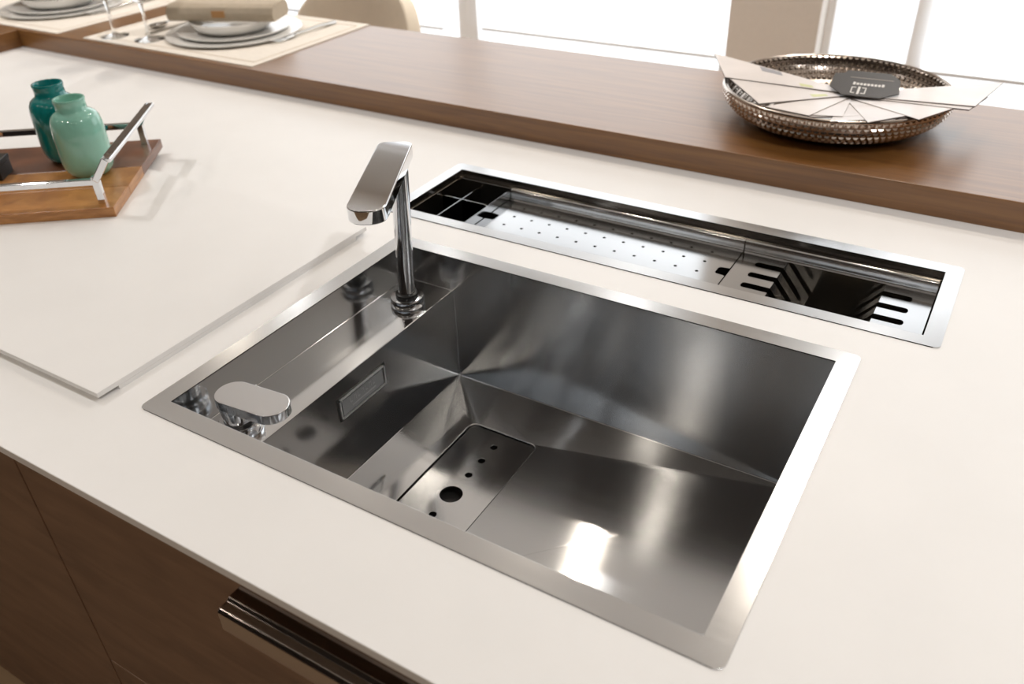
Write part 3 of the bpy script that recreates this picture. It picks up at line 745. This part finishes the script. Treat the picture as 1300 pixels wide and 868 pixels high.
def beads(outside):
    mb = MB(); NB = 104
    for i in range(NR):
        r0, z0 = side[i]; r1, z1 = side[i+1]
        if not outside: r0 -= 0.006; r1 -= 0.006; z0 += 0.003; z1 += 0.003
        for k in range(NB):
            a0 = 2*PI*(k+0.10+0.5*(i % 2))/NB; a1 = 2*PI*(k+0.90+0.5*(i % 2))/NB
            ee = 0.12
            ra, za = r0+(r1-r0)*ee, z0+(z1-z0)*ee; rb_, zb_ = r0+(r1-r0)*(1-ee), z0+(z1-z0)*(1-ee)
            nx, nz2 = (z1-z0), -(r1-r0); ln = math.hypot(nx, nz2); nx /= ln; nz2 /= ln
            d = 0.0028 if outside else -0.0028
            def P3(r, z, a): return (bx+r*math.cos(a), by+r*math.sin(a), BZ+z)
            am = (a0+a1)/2; q = 0.28
            c4 = [P3(ra, za, a0), P3(ra, za, a1), P3(rb_, zb_, a1), P3(rb_, zb_, a0)]
            t4 = []
            for (r, z, a) in ((ra+(rb_-ra)*q, za+(zb_-za)*q, a0+(a1-a0)*q), (ra+(rb_-ra)*q, za+(zb_-za)*q, a1-(a1-a0)*q), (rb_-(rb_-ra)*q, zb_-(zb_-za)*q, a1-(a1-a0)*q), (rb_-(rb_-ra)*q, zb_-(zb_-za)*q, a0+(a1-a0)*q)):
                t4.append(P3(r+nx*d, z+nz2*d, a))
            mb.add(c4+t4, [(4, 5, 6, 7), (0, 1, 5, 4), (1, 2, 6, 5), (2, 3, 7, 6), (3, 0, 4, 7)])
    o = mb.build('outer_beads' if outside else 'inner_beads', BEAD, bw, smooth=False)
    o['kind'] = 'stuff'
beads(True); beads(False)
# leaflets fanned out from one point, resting on the rim
AP = Vector((0.530, 1.190, 0))
LEAF = [((0.236, 1.290, 0.1240), (0.305, 1.160, 0.1185), 0.1120, 'uppermost leaflet on the pier side of the bowl, with a grey picture'),
        ((0.309, 1.168, 0.1165), (0.408, 1.043, 0.1165), 0.1090, 'leaflet of the fan directly under the one with the grey picture'),
        ((0.420, 1.040, 0.1140), (0.500, 1.026, 0.1140), 0.1065, 'narrow leaflet over the bowl front, second below the grey picture'),
        ((0.485, 1.033, 0.1120), (0.550, 1.052, 0.1120), 0.1045, 'small pointed leaflet at the middle of the fan'),
        ((0.498, 1.027, 0.1110), (0.625, 1.100, 0.1110), 0.0990, 'lowest leaflet lying over the front of the bowl'),
        ((0.538, 1.016, 0.1125), (0.657, 1.100, 0.1125), 0.1010, 'leaflet of the fan just above the lowest one'),
        ((0.595, 1.032, 0.1150), (0.695, 1.154, 0.1150), 0.1030, 'leaflet of the fan second above the lowest one'),
        ((0.667, 1.073, 0.1180), (0.730, 1.199, 0.1180), 0.1050, 'leaflet of the fan two below the one reaching past the rim'),
        ((0.733, 1.150, 0.1210), (0.753, 1.232, 0.1215), 0.1070, 'leaflet of the fan just below the one reaching past the rim'),
        ((0.740, 1.165, 0.1235), (0.768, 1.314, 0.1260), 0.1090, 'white leaflet reaching farthest past the bowl rim, opposite the pier')]
for i, (A, B, za, lab) in enumerate(LEAF):
    e = thing('leaflet', lab, 'leaflet', (AP.x, AP.y, za-0.002), 'leaflets in the bowl')
    A = Vector(A); B = Vector(B); wd = (B-A).normalized()
    c0 = Vector((AP.x, AP.y, za)); hw_ = 0.008
    up = Vector((0, 0, 1))
    q = [A, B, c0+wd*hw_, c0-wd*hw_]
    def slab(mb, q_, lo_, hi_):
        mb.add([p+up*lo_ for p in q_]+[p+up*hi_ for p in q_], [(3, 2, 1, 0), (4, 5, 6, 7), (0, 1, 5, 4), (1, 2, 6, 5), (2, 3, 7, 6), (3, 0, 4, 7)])
        return mb
    slab(MB(), q, 0.0, 0.0008).build('leaflet_cover', PAPER, e)
    slab(MB(), q, -0.0016, -0.00002).build('leaflet_back', PAPEREDGE, e)
    def on(u_, v_): return (A*(1-v_)+B*v_)*(1-u_)+(q[3]*(1-v_)+q[2]*v_)*u_
    def printed(u0, u1, v0, v1, m_, nm): slab(MB(), [on(u0, v0), on(u0, v1), on(u1, v1), on(u1, v0)], 0.0007, 0.0011).build(nm, m_, e)
    if i == 0:
        printed(0.36, 0.52, 0.06, 0.32, PRINT_G, 'printed_picture'); printed(0.62, 0.72, 0.70, 0.92, PRINT_Y, 'printed_mark')
    if i == 1: printed(0.60, 0.76, 0.70, 0.90, PRINT_Y, 'printed_mark')
# black notched tag with square logo
tg = thing('hang_tag', 'black notched card tag with small white square logo inside the bowl', 'tag', (0.5495, 1.236, 0.104))
Mt = Matrix.Translation((0.5530, 1.209, 0.1235)) @ Matrix.Rotation(math.radians(4), 4, 'Z') @ Matrix.Rotation(math.radians(13), 4, 'X')
tw, th_ = 0.060, 0.044
MB().prism([(-tw, -th_+0.026), (-tw+0.026, -th_), (tw-0.03, -th_), (tw, -th_+0.022), (tw-0.004, th_-0.022), (tw-0.008, th_-0.016), (tw-0.024, th_), (-tw+0.022, th_), (-tw+0.018, th_-0.010), (-tw, th_-0.016)], 0, 0.0015, 0, Mt).build('card', TAGM, tg)
lg = MB()
for (x0, x1, y0, y1) in ((-0.022, -0.020, -0.036, -0.014), (0.002, 0.004, -0.036, -0.014), (-0.022, -0.014, -0.036, -0.0335), (-0.022, -0.014, -0.0165, -0.014), (-0.004, 0.004, -0.036, -0.0335), (-0.004, 0.004, -0.0165, -0.014), (-0.0105, -0.0065, -0.038, -0.012)):
    lg.box(x0, x1, y0, y1, 0.0015, 0.0019, 0, Mt)
lg.build('square_logo', TAGW, tg)
lg = MB()
for k in range(9): lg.box(-0.022+0.0062*k, -0.0175+0.0062*k, -0.006, 0.003 if k in (0, 8) else 0.001, 0.0015, 0.0019, 0, Mt)
lg.build('small_lettering', TAGW, tg)
lg = MB(); lg.box(-0.03, 0.045, 0.018, 0.0205, 0.0015, 0.0018, 0, Mt); lg.build('thin_line', TAGD, tg)

for o in list(bpy.data.objects):
    if '_w' in o: del o['_w']
